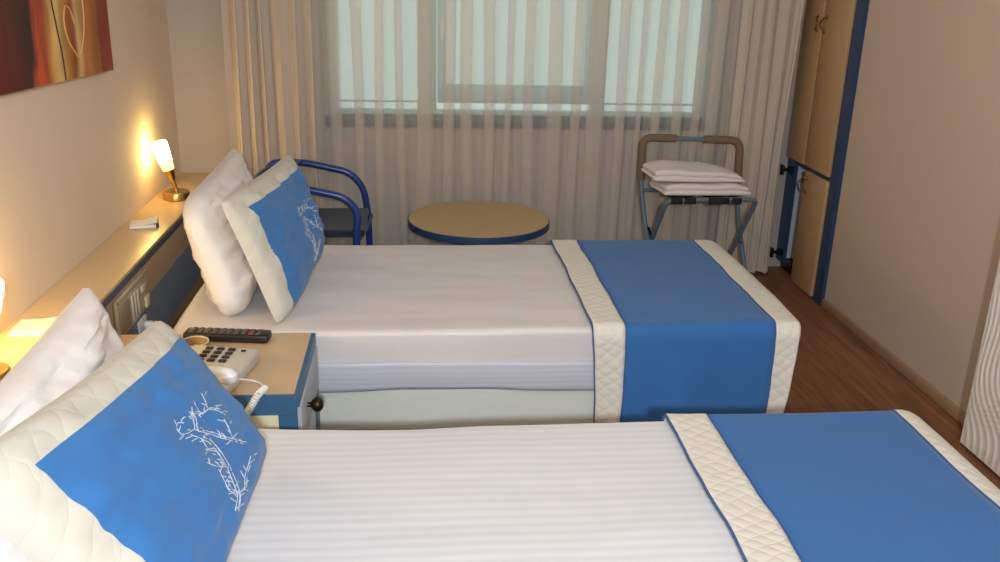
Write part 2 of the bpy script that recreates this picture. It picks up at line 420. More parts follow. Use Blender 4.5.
# control panel on the headboard
cp = thing('bedside_control_panel', (HX+.002, -1.45, .3), 'beige plastic bedside control panel set in the headboard front beside the white pillow', 'control panel')
MB().box(HX+.0015, HX+.009, -1.63, -1.29, .30, .428, .003).build('plate', M['plate'], cp)
MB().box(HX+.0092, HX+.014, -1.615, -1.30, .415, .424, .001).build('trim_rail', M['plate_dark'], cp)
MB().box(HX+.0092, HX+.012, -1.61, -1.50, .31, .405, .003).build('speaker_cover', M['plate_dark'], cp)
for y in (-1.475, -1.445, -1.415):
    MB().box(HX+.0092, HX+.015, y-.009, y+.009, .315, .40, .002).build('rocker_switch', M['plate'], cp)
MB().box(HX+.0092, HX+.014, -1.375, -1.325, .372, .392, .002).build('rocker_switch', M['whitep'], cp).tag(label='white rocker switch')
MB().box(HX+.0092, HX+.019, -1.352, -1.305, .308, .348, .004).build('dimmer_button', M['ivory'], cp)
sk = thing('wall_socket', (HX+.002, -1.4, .25), 'white socket with a plug on the slate blue band below the beige control panel', 'socket')
MB().box(HX+.0015, HX+.012, -1.43, -1.345, .225, .285, .004).build('faceplate', M['whitep'], sk)
pl = MB().lathe([(.014, 0), (.015, .02), (.009, .034)], (HX+.0125, -1.372, .255), (1, 0, 0), 16).build('plug', M['whitep'], sk)

# ------------------------------------------------------------------ picture
def painting():
    m = bpy.data.materials.new('abstract_paint'); m.use_nodes = True; nt = m.node_tree; p = nt.nodes['Principled BSDF']
    p.inputs['Roughness'].default_value = .5
    tc = nt.nodes.new('ShaderNodeTexCoord')
    x, y, z = (sep_math(nt, tc.outputs['Object'], i) for i in range(3))
    mp = nt.nodes.new('ShaderNodeMapping'); mp.inputs['Scale'].default_value = (1, 3.2, 1.1); nt.links.new(tc.outputs['Object'], mp.inputs[0])
    n = nt.nodes.new('ShaderNodeTexNoise'); n.inputs['Scale'].default_value = 2.6; n.inputs['Detail'].default_value = 7; n.inputs['Distortion'].default_value = .8
    nt.links.new(mp.outputs[0], n.inputs['Vector'])
    # 0 at the left end, 1 at the right end of the canvas
    t = mth(nt, 'ADD', mth(nt, 'DIVIDE', mth(nt, 'ADD', y, .6*S), 1.2*S), mth(nt, 'MULTIPLY', mth(nt, 'SUBTRACT', n.outputs['Fac'], .5), .09))
    t = mth(nt, 'ADD', t, mth(nt, 'MULTIPLY', z, -.05))
    r = nt.nodes.new('ShaderNodeValToRGB'); cr = r.color_ramp
    stops = [(0, (70, 30, 28)), (.15, (120, 24, 20)), (.30, (92, 28, 22)), (.42, (44, 18, 18)), (.445, (214, 84, 44)), (.50, (188, 70, 36)),
             (.545, (232, 186, 104)), (.60, (240, 208, 130)), (.655, (196, 128, 40)), (.69, (164, 60, 40)), (.72, (236, 204, 140)), (.77, (222, 140, 70)),
             (.83, (196, 120, 60)), (.88, (186, 112, 30)), (.905, (160, 52, 40)), (1, (166, 48, 42))]
    while len(cr.elements) < len(stops): cr.elements.new(.5)
    for e, (pos, c) in zip(cr.elements, stops): e.position = pos; e.color = srgb(*c)
    nt.links.new(t, r.inputs[0])
    n2 = nt.nodes.new('ShaderNodeTexNoise'); n2.inputs['Scale'].default_value = 5; n2.inputs['Detail'].default_value = 8
    nt.links.new(mp.outputs[0], n2.inputs['Vector'])
    mr = nt.nodes.new('ShaderNodeMapRange'); mr.inputs[1].default_value = .35; mr.inputs[2].default_value = .7; mr.inputs[3].default_value = .7; mr.inputs[4].default_value = 1.15
    nt.links.new(n2.outputs['Fac'], mr.inputs[0])
    mx = nt.nodes.new('ShaderNodeMix'); mx.data_type = 'RGBA'; mx.blend_type = 'MULTIPLY'; mx.inputs[0].default_value = 1
    nt.links.new(r.outputs[0], mx.inputs[6]); nt.links.new(mr.outputs[0], mx.inputs[7])
    nt.links.new(mx.outputs[2], p.inputs['Base Color'])
    return m
PC = (.015, -1.49, 1.068)                     # bottom centre of the canvas
pic = thing('wall_picture', PC, 'unframed canvas of red, orange and yellow abstract brushwork on the left wall', 'picture')
MB().box(.001, .026, PC[1]-.6, PC[1]+.6, PC[2], PC[2]+.75, .003).build('canvas', painting(), pic)
hx = .0262
def onpic(pts): return [(hx, PC[1]+a, PC[2]+b) for a, b in pts]
M['chalk'] = mat('pale_paint_line', srgb(222, 176, 120), .6, mottle=(30, .1)); M['darkline'] = mat('dark_paint_line', srgb(70, 24, 20), .6, mottle=(30, .1))
hc = fillet(onpic([(.26, .17), (.235, .215), (.195, .225), (.17, .18), (.185, .12), (.274, .055), (.33, .12), (.355, .19), (.35, .26), (.31, .28), (.27, .24)]), .03)
MB().tube(hc, .0028, 6).build('heart_outline', M['chalk'], pic).tag('pale painted heart outline')
MB().tube(fillet(onpic([(.05, .5), (.075, .3), (.105, .17), (.13, .08), (.135, .0015)]), .05), .003, 6).build('dark_line', M['darkline'], pic).tag('dark painted line running down')
pic.obj.rotation_euler = (math.radians(-2.0), 0, 0)

# ------------------------------------------------------------------ lamps
def lamp(y, label, sx=0, lean=(-.05, -.018), bulb='bulb'):
    t = thing('table_lamp', (.1+sx, y, HZ), label, 'lamp', 'small brass lamps on the headboard shelf')
    b = (.1+sx, y, HZ)
    MB().lathe([(.052, 0), (.055, .003), (.055, .03), (.052, .034), (.008, .036)], b).build('base', M['brass'], t)
    p0 = Vector((b[0]+.004, b[1], HZ+.036)); p1 = Vector((b[0]-.006, b[1]+lean[1]*.17, HZ+.075)); top = Vector((b[0]+lean[0], b[1]+lean[1], HZ+.25))
    MB().tube([p0, p0.lerp(p1, .5), p1], .0075, 12).build('stem', M['brass'], t)
    ax = (top-p1).normalized()
    MB().lathe([(.008, 0), (.012, .012), (.019, .035), (.0235, .052), (.021, .052)], p1, ax, 24).build('cup', M['brass'], t)
    MB().lathe([(.021, .046), (.024, .056), (.027, .088), (.01, .0885)], p1, ax, 28).build('shade_foot', M['dimglass'], t).tag('dimmer amber foot of the glass shade')
    MB().lathe([(.01, .089), (.0271, .0892), (.028, .1), (.0325, .15), (.0325, .165), (.029, .172), (.012, .175)], p1, ax, 28).build('glass_shade', M[bulb], t).tag('lit frosted glass shade')
    return t
lamp(-.505, 'lit brass lamp with tilted frosted glass shade at the far end of the shelf')
lamp(-2.29, 'lit brass lamp at the near end of the shelf, cut off by the left edge', -.0, (-.024, .17), 'bulb_near')

# notepads on the shelf
def pad(cx, cy, w, d, rot, label, curl):
    t = thing('notepad', (cx, cy, HZ), label, 'notepad', 'white notepads on the headboard shelf')
    R = Matrix.Rotation(rot, 3, 'Z')
    def tr(x, y, z): v = R @ Vector((x, y, 0)); return (cx+v.x, cy+v.y, HZ+z)
    m = MB(); m.box(-w/2, w/2, -d/2, d/2, .0005, .012, .0015); m.v = [tr(*p) for p in m.v]; m.build('page_block', M['white'], t)
    m = MB(); m.box(w/2-.008, w/2+.002, -d/2-.001, d/2+.001, .0005, .016, .0015); m.v = [tr(*p) for p in m.v]; m.build('binding', M['navy'], t).tag('dark navy binding')
    g = MB().grid(lambda u, v: tr(-w/2+w*u*.96, -d/2+d*v, .0135+curl*max(0, u-.45)**1.6*(.4+.6*v)), 12, 8); g.build('top_sheet', M['white'], t, solid=.0012)
pad(.085, -.93, .10, .075, .25, 'small white notepad with curled top sheet on the shelf near the far lamp', .05)
pad(.085, -1.955, .105, .105, .05, 'white square notepad with navy edge on the shelf beside the near lamp', .02)

# ------------------------------------------------------------------ beds
BH, BW = .37, .92
def soft_box(x0, x1, y0, y1, z0, z1, r, nx, ny, nz, disp=None):
    def ax(a, b, n):
        e = [a, a+r*.15, a+r*.35, a+r*.65, a+r]; m = [a+r+(b-a-2*r)*i/n for i in range(1, n)]; return e+m+[b-(q-a) for q in reversed(e)]
    X, Y, Z = ax(x0, x1, nx), ax(y0, y1, ny), ax(z0, z1, nz)
    m = MB()
    def mp(p):
        q = Vector((min(max(p[0], x0+r), x1-r), min(max(p[1], y0+r), y1-r), min(max(p[2], z0+r), z1-r)))
        d = Vector(p)-q
        if d.length > 1e-9: q = q+d.normalized()*r
        return disp(q) if disp else q
    def face(A, B, f):
        vs = [mp(f(a, b)) for b in B for a in A]; n = len(A)
        m.add(vs, [(j*n+i, j*n+i+1, (j+1)*n+i+1, (j+1)*n+i) for j in range(len(B)-1) for i in range(n-1)], True)
    for z in (z0, z1): face(X, Y, lambda a, b: (a, b, z))
    for y in (y0, y1): face(X, Z, lambda a, b: (a, y, b))
    for x in (x0, x1): face(Y, Z, lambda a, b: (x, a, b))
    return m
def bed(yf, label, msheet, sag, xfoot):
    y0, y1 = yf-BW, yf
    t = thing('bed', ((.2+xfoot)/2, yf-BW/2, 0), label, 'bed', 'single beds')
    soft_box(.37, xfoot-.01, y0+.008, y1-.008, .02, .172, .015, 24, 10, 4, lambda p: p+Vector((0, .004*math.sin(p.x*9), 0))).build('bed_base', M['base'], t, weld=True)
    for x in (.46, xfoot-.1):
        for y in (y0+.08, y1-.08):
            MB().lathe([(.02, 0), (.025, .022)], (x, y, 0), seg=16).build('foot', M['black'], t)
    def dp(p):
        q = p.copy(); pass
        if p.z > BH-.1:
            w = .0035*fbm(p.x, p.y, 0, 3.0)+.002*fbm(p.x*.5, p.y*3, 3, 4)
            q.z += w*(1 if p.z > BH-.04 else .3)
            dy = min(abs(p.y-y0), abs(p.y-y1))
            q.z += min(1, max(0, (1.68-p.x)/.3))*(.006-sag*math.exp(-((p.x-1.1)/.35)**2))*math.exp(-(dy/.12)**2) if sag else 0
        q.y += .005*fbm(p.x, p.y, p.z, 2.5)
        return q
    mt = soft_box(.36, xfoot, y0, y1, .165, BH, .018, 110, 46, 8, dp).build('mattress', msheet, t, weld=True)
    # hem of the sheet tucked under the mattress on the near side
    g = MB().grid(lambda u, v: (.42+(xfoot-.46)*u, y0-.006-.004*math.sin(v*PI)+.002*math.sin(u*40), .268-.098*v+.003*math.sin(u*7)-.006*v*math.sin(u*11)), 80, 8)
    g.build('sheet_hem', M['sheet_band'], mt, solid=.003).tag('striped hem tucked along the side')
    return t
FX = 2.318
bed(-.812, 'single bed with smooth white sheet nearer the window, beyond the nightstand', M['sheet'], 0, FX-.06)
bed(-2.328, 'single bed with white striped sheet in the foreground', M['sheet_stripe'], .012, FX+.02)

def runner(yf, x1, x2, x3, x4, zn, zf, label, seed):
    """cloth laid across the foot of a bed, hanging down both sides"""
    y0, y1 = yf-BW, yf; e = .0145; r = .028; top = BH+e
    prof = []
    for i in range(13): prof.append((y0-e-.004, zn+(top-r-zn)*i/12))
    prof += [(y0-e+r-r*math.cos(a), top-r+r*math.sin(a)) for a in (PI/2*k/7 for k in range(1, 8))]
    n = 30
    for i in range(1, n): prof.append((y0-e+r+(y1-y0+2*e-2*r)*i/n, top))
    prof += [(y1+e-r+r*math.sin(a), top-r+r*math.cos(a)) for a in (PI/2*k/7 for k in range(0, 8))]
    for i in range(1, 13): prof.append((y1+e+.004, top-r-(top-r-zf)*i/12))
    N = len(prof)-1
    def fn(xa, xb, lift=0):
        def f(u, v):
            k = v*N; i = min(int(k), N-1); fr = k-i
            y = prof[i][0]*(1-fr)+prof[i+1][0]*fr; z = prof[i][1]*(1-fr)+prof[i+1][1]*fr
            x = xa+(xb-xa)*u; hang = max(0, (top-z)/(top-zn)) if y < y0+.05 else 0
            x += .006*fbm(y, z, seed, 4)+(.025*hang*(1-u) if xa == x1 else 0)-((.03*hang+.03*min(1, max(0, (y0+.4-y)/.4)))*u if xb == x4 and seed == 2 else .03*hang*u if xb == x4 else 0)
            sgn = -1 if y < (y0+y1)/2 else 1
            y += sgn*hang*(.010+.012*math.sin(x*13+seed)+.006*math.sin(x*31+seed*2))*min(1, hang*2)
            if hang == 0: z += .0025*fbm(x, y, seed, 5)
            # the end towards the foot of the bed slumps over the mattress edge
            ov = max(0, x-(x4-.055)); z -= ov*ov*7*(1 if hang < .2 else .2)
            return (x, y, z+lift)
        return f
    t = thing('bed_runner', ((x1+x4)/2, (y0+y1)/2, BH), label, 'bed runner', 'bed runners')
    MB().grid(fn(x2, x3), 24, N).build('center_panel', M['runner_cloth'], t, solid=.005)
    MB().grid(fn(x1, x2-.0005), 8, N).build('quilted_border', M['cream'], t, solid=.009).tag('cream quilted border on the pillow side')
    MB().grid(fn(x3+.0005, x4), 12, N).build('quilted_border', M['cream'], t, solid=.009).tag('cream quilted border at the foot end')
    for xa in (x1, ):
        f = fn(xa, xa+.01); MB().tube([f(0, j/N) for j in range(N+1)], .0042, 6).build('piping', M['pipe'], t)
    for xa in (x2, x3):
        f = fn(xa, xa+.01, .003); MB().tube([f(0, j/N) for j in range(N+1)], .003, 6).build('seam', M['pipe'], t)
runner(-.812, 1.650, 1.752, 2.237, FX+.03, .04, .12, 'blue runner with cream quilted borders across the bed nearer the window', 2)
runner(-2.334, 1.722, 1.825, 2.312, FX+.062, .05, .10, 'blue runner with cream quilted borders across the foreground bed', 5)

# ------------------------------------------------------------------ pillows
class Pillow:
    def __init__(s, q, T, seed, pinch=.06, nz=.006, pw=.42, back=1, ridge=.4, soft=.05):
        s.q = [Vector(p) for p in q]; s.T = T; s.seed = seed; s.pinch = pinch; s.nz = nz; s.pw = pw; s.back = back; s.ridge = ridge; s.soft = soft   # q: near-top, far-top, far-bottom, near-bottom
        a = s.q[1]-s.q[0]; b = s.q[3]-s.q[0]; s.n = a.cross(b).normalized()
        if s.n.x < 0: s.n = -s.n
    def at(s, u, v, side, lift=0):
        """u: -1 near .. 1 far, v: -1 top .. 1 bottom, side: +1 front"""
        uu = u*(1-s.pinch*(1-v*v)); vv = v*(1-s.pinch*1.2*(1-u*u))
        if u < 0: uu *= 1-s.soft*v**6; vv *= 1-s.soft*1.3*u**6
        a, b = (uu+1)/2, (vv+1)/2
        p = s.q[0].lerp(s.q[1], a).lerp(s.q[3].lerp(s.q[2], a), b)
        th = s.T*max(0, (1-abs(u)**2.6)*(1-abs(v)**2.6))**s.pw
        th *= 1+.12*v
        w = s.nz*(fbm(u*1.2, v*1.2, s.seed, 2.2)+s.ridge*fbm(u*.5+v*.3, v*2.2, s.seed+4, 2.6)+.5*fbm(u, v, s.seed+9, 5))*min(1, 12*(1-abs(u))*1+.3)
        edge = max(abs(u), abs(v))
        cr = s.nz*.5*math.sin(14*math.atan2(v, u)+s.seed*3+3*fbm(u, v, s.seed, 2))*edge**3*(1-edge**8)
        if side < 0: th *= s.back
        k = min(1, (1-edge)*4); p = p+s.n*side*(th+(w+cr)*k+lift)
        if p.z < BH+.004: p.z = BH+.004+.02*(p.z-BH-.004)
        return p
    def full(s, n=48):
        m = MB()
        f = lambda c: math.sin(c*PI/2)*.35+c*.65
        for side in (1, -1): m.grid(lambda a, b: s.at(f(2*a-1), f(2*b-1), side), n, n)
        return m
    def panel(s, u0, u1, v0, v1, lift, n=40):
        return MB().grid(lambda a, b: s.at(u0+(u1-u0)*a, v0+(v1-v0)*b, 1, lift*(1 if 0 < a < 1 and 0 < b < 1 else .3)), n, n)

def white_pillow(q, T, seed, label):
    Pillow(q, T, seed, .04, .012, .36, .6, 1.3, .14).full().build('pillow', M['pillow'], weld=True).tag(label, 'pillow', 'plain white pillows')
# coral twigs in the cushion's own (across, down) coordinates
TWIGS = [[(-0.05,0.706),(-0.042,0.686),(-0.007,0.683),(0.033,0.684),(0.055,0.672),(0.074,0.658),(0.088,0.629),(0.088,0.59),(0.087,0.552),(0.098,0.52),(0.118,0.497),(0.144,0.476),(0.158,0.448),(0.171,0.42),(0.173,0.382),(0.15,0.331),(0.151,0.294),(0.156,0.258),(0.166,0.228),(0.171,0.197),(0.178,0.166),(0.147,0.118),(0.115,0.067),(0.1,0.025),(0.093,-0.005),(0.081,-0.038),(0.073,-0.069)],[(0.48,0.469),(0.453,0.428),(0.408,0.378),(0.392,0.343),(0.35,0.298),(0.331,0.265),(0.322,0.237),(0.3,0.195),(0.272,0.15),(0.25,0.108),(0.222,0.071),(0.169,0.024),(0.154,-0.007),(0.146,-0.038),(0.147,-0.064),(0.109,-0.079),(0.068,-0.094),(0.044,-0.114),(0.01,-0.137),(0.013,-0.175),(0.021,-0.21),(0.051,-0.236),(0.078,-0.211),(0.102,-0.187)],[(0.147,-0.064),(0.174,-0.085),(0.192,-0.11),(0.198,-0.14),(0.191,-0.18),(0.195,-0.216),(0.216,-0.181),(0.29,-0.127),(0.308,-0.093),(0.345,-0.085),(0.393,-0.073),(0.427,-0.03),(0.447,0.007),(0.453,0.049),(0.48,0.099)],[(0.393,-0.073),(0.41,-0.109),(0.404,-0.153),(0.411,-0.196),(0.416,-0.239)],[(0.074,0.658),(0.134,0.684),(0.188,0.705),(0.216,0.695),(0.235,0.678),(0.256,0.663),(0.278,0.647),(0.31,0.637),(0.345,0.628),(0.367,0.612),(0.392,0.598),(0.416,0.583)],[(0.171,0.42),(0.09,0.353),(0.05,0.31),(0.026,0.269),(-0.009,0.224),(-0.025,0.189)],[(0.074,0.658),(0.056,0.61),(0.007,0.543),(0.006,0.504),(0.02,0.474),(0.029,0.442),(0.028,0.403),(0.035,0.368),(0.04,0.333)],[(0.392,0.343),(0.394,0.301),(0.407,0.264),(0.429,0.231),(0.437,0.193),(0.432,0.149),(0.43,0.107)],[(-0.007,0.75),(0.039,0.751),(0.052,0.729),(0.062,0.704),(0.082,0.686),(0.152,0.727),(0.233,0.775)],[(0.308,-0.093),(0.317,-0.122),(0.31,-0.156),(0.3,-0.191),(0.286,-0.231),(0.3,-0.261)],[(0.1,0.025),(0.086,0.059),(0.078,0.096),(0.084,0.138),(0.02,0.139)],[(-0.013,0.729),(0.029,0.732),(0.045,0.716),(0.059,0.699),(0.078,0.685),(0.105,0.675),(0.129,0.652),(0.128,0.613),(0.128,0.574),(0.133,0.539),(0.152,0.514),(0.178,0.493),(0.186,0.462),(0.194,0.431),(0.208,0.399),(0.205,0.358),(0.19,0.312),(0.184,0.27),(0.191,0.239),(0.201,0.209),(0.21,0.179),(0.204,0.142),(0.167,0.089),(0.124,0.034)],[(0.508,0.482),(0.495,0.447),(0.461,0.403),(0.415,0.353),(0.394,0.318),(0.36,0.277),(0.347,0.247),(0.323,0.203),(0.299,0.16),(0.286,0.123),(0.256,0.084),(0.23,0.047),(0.194,0.007)],[(0.172,-0.056),(0.199,-0.077),(0.224,-0.1),(0.236,-0.127),(0.214,-0.173),(0.22,-0.208),(0.281,-0.16),(0.317,-0.119),(0.332,-0.086),(0.374,-0.076),(0.427,-0.062),(0.456,-0.021),(0.474,0.017)],[(0.105,0.675),(0.169,0.704),(0.22,0.723),(0.243,0.71),(0.265,0.695),(0.29,0.681),(0.315,0.668),(0.345,0.656),(0.375,0.643)],[(0.105,0.675),(0.084,0.625),(0.05,0.568),(0.041,0.523),(0.058,0.495),(0.079,0.468)],[(-0.044,0.689),(0.061,0.757),(0.115,0.793)],[(0.016,0.686),(-0.006,0.627),(-0.02,0.59)],[(0.058,0.67),(0.048,0.613),(0.021,0.564)],[(0.084,0.639),(0.052,0.577),(0.008,0.521)],[(0.088,0.59),(0.136,0.597),(0.159,0.594)],[(0.091,0.541),(0.076,0.506),(0.068,0.482)],[(0.11,0.503),(0.095,0.466),(0.043,0.415)],[(0.144,0.476),(0.133,0.45),(0.123,0.43)],[(0.162,0.439),(0.182,0.431),(0.194,0.423)],[(0.174,0.395),(0.122,0.343),(0.101,0.315)],[(0.15,0.331),(0.124,0.3),(0.107,0.277)],[(0.152,0.281),(0.137,0.245),(0.108,0.21)],[(0.163,0.238),(0.125,0.186),(0.079,0.141)],[(0.171,0.197),(0.106,0.151),(0.047,0.112)],[(0.176,0.153),(0.198,0.129),(0.201,0.106)],[(0.115,0.067),(0.089,0.045),(0.065,0.028)],[(0.096,0.003),(0.061,-0.014),(0.025,-0.029)],[(0.08,-0.046),(0.046,-0.067),(0.011,-0.085)],[(0.462,0.44),(0.479,0.414),(0.463,0.386)],[(0.403,0.369),(0.417,0.347),(0.408,0.326)],[(0.359,0.309),(0.32,0.294),(0.294,0.286)],[(0.329,0.258),(0.34,0.211),(0.33,0.173)],[(0.305,0.205),(0.316,0.157),(0.321,0.125)],[(0.269,0.141),(0.284,0.115),(0.269,0.089)],[(0.227,0.079),(0.199,0.061),(0.134,0.03)],[(0.163,0.015),(0.205,-0.004),(0.196,-0.03)],[(0.146,-0.038),(0.177,-0.052),(0.18,-0.067)],[(0.109,-0.079),(0.113,-0.101),(0.089,-0.115)],[(0.044,-0.114),(0.01,-0.118),(-0.04,-0.125)],[(0.013,-0.175),(0.052,-0.182),(0.063,-0.193)],[(0.039,-0.222),(0.027,-0.26),(0.025,-0.28)],[(0.078,-0.211),(0.11,-0.226),(0.139,-0.216)],[(0.169,-0.08),(0.194,-0.076),(0.211,-0.074)],[(0.195,-0.117),(0.177,-0.165),(0.172,-0.195)],[(0.191,-0.18),(0.224,-0.206),(0.237,-0.229)],[(0.212,-0.19),(0.204,-0.168),(0.218,-0.126)],[(0.296,-0.118),(0.283,-0.08),(0.277,-0.033)],[(0.345,-0.085),(0.365,-0.113),(0.378,-0.122)],[(0.412,-0.051),(0.471,-0.04),(0.499,-0.016)],[(0.436,-0.012),(0.495,-0.012),(0.534,0.009)],[(0.453,0.049),(0.513,0.073),(0.558,0.115)],[(0.41,-0.109),(0.376,-0.146),(0.358,-0.17)],[(0.411,-0.196),(0.495,-0.187),(0.535,-0.189)],[(0.098,0.667),(0.123,0.642),(0.133,0.629)],[(0.163,0.696),(0.184,0.723),(0.245,0.781)],[(0.216,0.695),(0.251,0.706),(0.273,0.713)],[(0.256,0.663),(0.254,0.607),(0.243,0.565)],[(0.31,0.637),(0.302,0.588),(0.299,0.56)],[(0.361,0.616),(0.404,0.633),(0.456,0.66)],[(0.398,0.595),(0.486,0.633),(0.533,0.655)],[(0.147,0.395),(0.119,0.334),(0.11,0.303)],[(0.065,0.329),(0.075,0.288),(0.066,0.257)],[(0.038,0.283),(0.064,0.265),(0.058,0.243)],[(-0.013,0.215),(0.011,0.196),(0.015,0.178)],[(0.056,0.61),(0.031,0.588),(-0.012,0.557)],[(0.004,0.513),(0.035,0.508),(0.059,0.505)],[(0.023,0.467),(0.089,0.482),(0.114,0.48)],[(0.029,0.413),(0.103,0.424),(0.129,0.417)],[(0.035,0.359),(0.086,0.353),(0.112,0.343)],[(0.392,0.311),(0.449,0.321),(0.491,0.329)],[(0.412,0.255),(0.411,0.229),(0.404,0.207)],[(0.437,0.203),(0.491,0.208),(0.535,0.213)],[(0.43,0.138),(0.4,0.094),(0.38,0.063)]]
def coral(P, t):
    m = MB()
    for c in TWIGS:
        m.tube([P.at(u, v, 1, .0026) for u, v in c], .0013, 5)
    if TWIGS: m.build('embroidery', M['thread'], t).tag('silver coral twig embroidery')
def blue_pillow(q, T, seed, label, u0=-.80, u1=.94, v0=-.74, v1=.95):
    P = Pillow(q, T, seed, .045, .012, .36, .15)
    cx = sum((p for p in P.q), Vector())/4
    t = thing('cushion', (cx.x, cx.y, BH), label, 'cushion', 'blue cushions with cream borders')
    P.full().build('quilted_cover', M['cream_soft'], t, weld=True).tag('cream quilted cover and border')
    P.panel(u0, u1, v0, v1, .003).build('front_panel', M['blue_cloth'], t).tag('blue woven front panel')
    coral(P, t)
    return P
DY = -1.54
white_pillow([(.405, -1.645, .745), (.42, -.88, .765), (.48, -.92, .395), (.55, -1.70, .355)], .10, 1.3, 'plump white pillow against the headboard of the bed nearer the window')
blue_pillow([(.52, -1.66, .765), (.625, -.90, .75), (.725, -.90, .385), (.68, -1.69, .358)], .085, 4.1, 'blue cushion with coral embroidery on the bed nearer the window')
white_pillow([(.38, -3.15, .72), (.40, -2.42, .765), (.48, -2.44, .395), (.54, -3.16, .39)], .10, 6.7, 'plump white pillow lit by the near lamp on the foreground bed')
blue_pillow([(.47, -3.20, .775), (.555, -2.47, .705), (.755, -2.50, .385), (.72, -3.2, .38)], .095, 8.2, 'large blue cushion with coral embroidery on the foreground bed')

# ------------------------------------------------------------------ nightstand
NX, NY0, NY1, NZ = .795, -2.168, -1.7475, .375
ns = thing('nightstand', (.49, (NY0+NY1)/2, 0), 'low nightstand with maple top and blue edges between the two beds', 'nightstand')
MB().box(.185, NX-.008, NY0+.008, NY1, NZ-.012, NZ).build('top', M['maple_night'], ns)
e = MB().box(NX-.0078, NX+.004, NY0, NY1, NZ-.035, NZ-.001).box(.185, NX-.008, NY0, NY0+.0078, NZ-.035, NZ-.001)
e.build('top_edge', M['teal'], ns).tag('blue edge around the top')
c = MB().box(.185, NX-.004, NY0+.002, NY0+.018, .02, .315).box(.185, NX-.004, NY1-.02, NY1-.002, .02, NZ-.0355).box(.185, .2, NY0+.018, NY1-.02, .02, NZ-.0355).box(.2, NX-.004, NY0+.018, NY1-.02, .02, .04)
c.build('carcass', M['teal'], ns).tag('blue carcass')
MB().box(.185, NX-.004, NY0+.0025, NY0+.018, .3155, NZ-.0355).build('side_rail', M['teal'], ns)
MB().box(.2, NX-.05, NY0-.003, NY0+.0015, .06, .318, .002).build('side_panel', M['ivory'], ns).tag('cream side panel')
d = MB().box(NX-.0035, NX+.008, NY0+.012, NY1-.006, .205, NZ-.04, .002).build('drawer', M['front'], ns)
MB().lathe([(.007, 0), (.007, .008), (.014, .013), (.0195, .02), (.021, .027), (.0195, .034), (.012, .041), (.004, .043)], (NX+.0085, -2.035, .28), (1, 0, 0), 24).build('knob', M['dark_bronze'], d)
d = MB().box(NX-.0035, NX+.008, NY0+.012, NY1-.125, .045, .2, .002).build('door', M['front'], ns)
MB().lathe([(.007, 0), (.007, .008), (.014, .013), (.0195, .02), (.021, .027), (.0195, .034), (.012, .041), (.004, .043)], (NX+.0085, -2.035, .13), (1, 0, 0), 24).build('knob', M['bronze'], d)
MB().box(NX-.0038, NX+.006, NY1-.122, NY1-.003, .045, .2, .001).build('front_stile', M['blue'], ns).tag('blue front stile')

# phone
def place(m, cx, cy, z, rot, tilt=0):
    R = Matrix.Rotation(rot, 3, 'Z') @ Matrix.Rotation(tilt, 3, 'X')
    m.v = [tuple(R @ Vector(p)+Vector((cx, cy, z))) for p in m.v]; return m
ph = thing('telephone', (.545, -1.99, NZ), 'beige push-button telephone lying on the nightstand', 'telephone')
pr = (.555, -2.045, NZ+.001, -.2, .0)
def wedge():
    b = bmesh.new(); bmesh.ops.create_cube(b, size=1)
    for v in b.verts:
        zt = .04 if v.co.y > 0 else .024
        v.co = (v.co.x*.19, v.co.y*.22, (zt if v.co.z > 0 else 0))
    bmesh.ops.bevel(b, geom=b.edges[:], offset=.008, segments=3, profile=.5, affect='EDGES')
    return MB().bm(b)
place(wedge(), *pr).build('phone_body', M['phone'], ph)
for r in range(4):
    for c_ in range(3):
        y = .088-r*.022; z = .0322+y*.0727
        place(MB().box(-.05+c_*.032, -.03+c_*.032, y-.007, y+.007, z-.004, z+.0045, .002), *pr).build('key', M['key'], ph)
place(MB().box(.052, .064, .082, .09, .034, .042, .001), *pr).build('indicator', M['key'], ph)
hs = MB().tube([(-.098, -.072, .036), (-.083, -.072, .042), (-.03, -.072, .046), (.03, -.072, .046), (.083, -.072, .042), (.094, -.072, .034)], [.017, .02, .0155, .0155, .02, .017], 14)
hs.lathe([(.02, 0), (.025, .006), (.025, .02)], (-.08, -.072, .024), seg=18).lathe([(.02, 0), (.025, .006), (.025, .02)], (.08, -.072, .024), seg=18)
place(hs, *pr).build('handset', M['whitep'], ph)
coil = []
pa, pb, pc = Vector((.645, -2.055, NZ+.006)), Vector((.695, -2.145, NZ+.012)), Vector((.675, -2.185, NZ-.075))
path = fillet([pa, pb, (.696, -2.182, NZ+.008), pc], .02, 10)
MB().tube(fillet([(.64, -2.12, NZ+.026), (.675, -2.09, NZ+.006), (.70, -2.11, NZ+.004), (.712, -2.15, NZ+.010)], .03), .0025, 6).build('cord', M['whitep'], ph)
spine = [Vector((.713, -2.150, NZ+.0125)).lerp(Vector((.70, -2.181, NZ+.010)), i/10) for i in range(11)]+[Vector((.70, -2.181, NZ+.010)).lerp(Vector((.655, -2.186, NZ-.065)), i/14) for i in range(1, 15)]
hel = []
for i in range(len(spine)-1):
    for k in range(8):
        t_ = (i*8+k); p = spine[i].lerp(spine[i+1], k/8); a = t_*2*PI/8*.9
        tg = (spine[i+1]-spine[i]).normalized(); n1 = Vector((1, 0, 0)); n1 = (n1-tg*n1.dot(tg)).normalized(); n2 = tg.cross(n1)
        hel.append(p+(n1*math.cos(a)+n2*math.sin(a))*.007)
MB().tube(hel, .0034, 6).build('coiled_cord', M['whitep'], ph).tag('white coiled cord hanging over the nightstand edge')

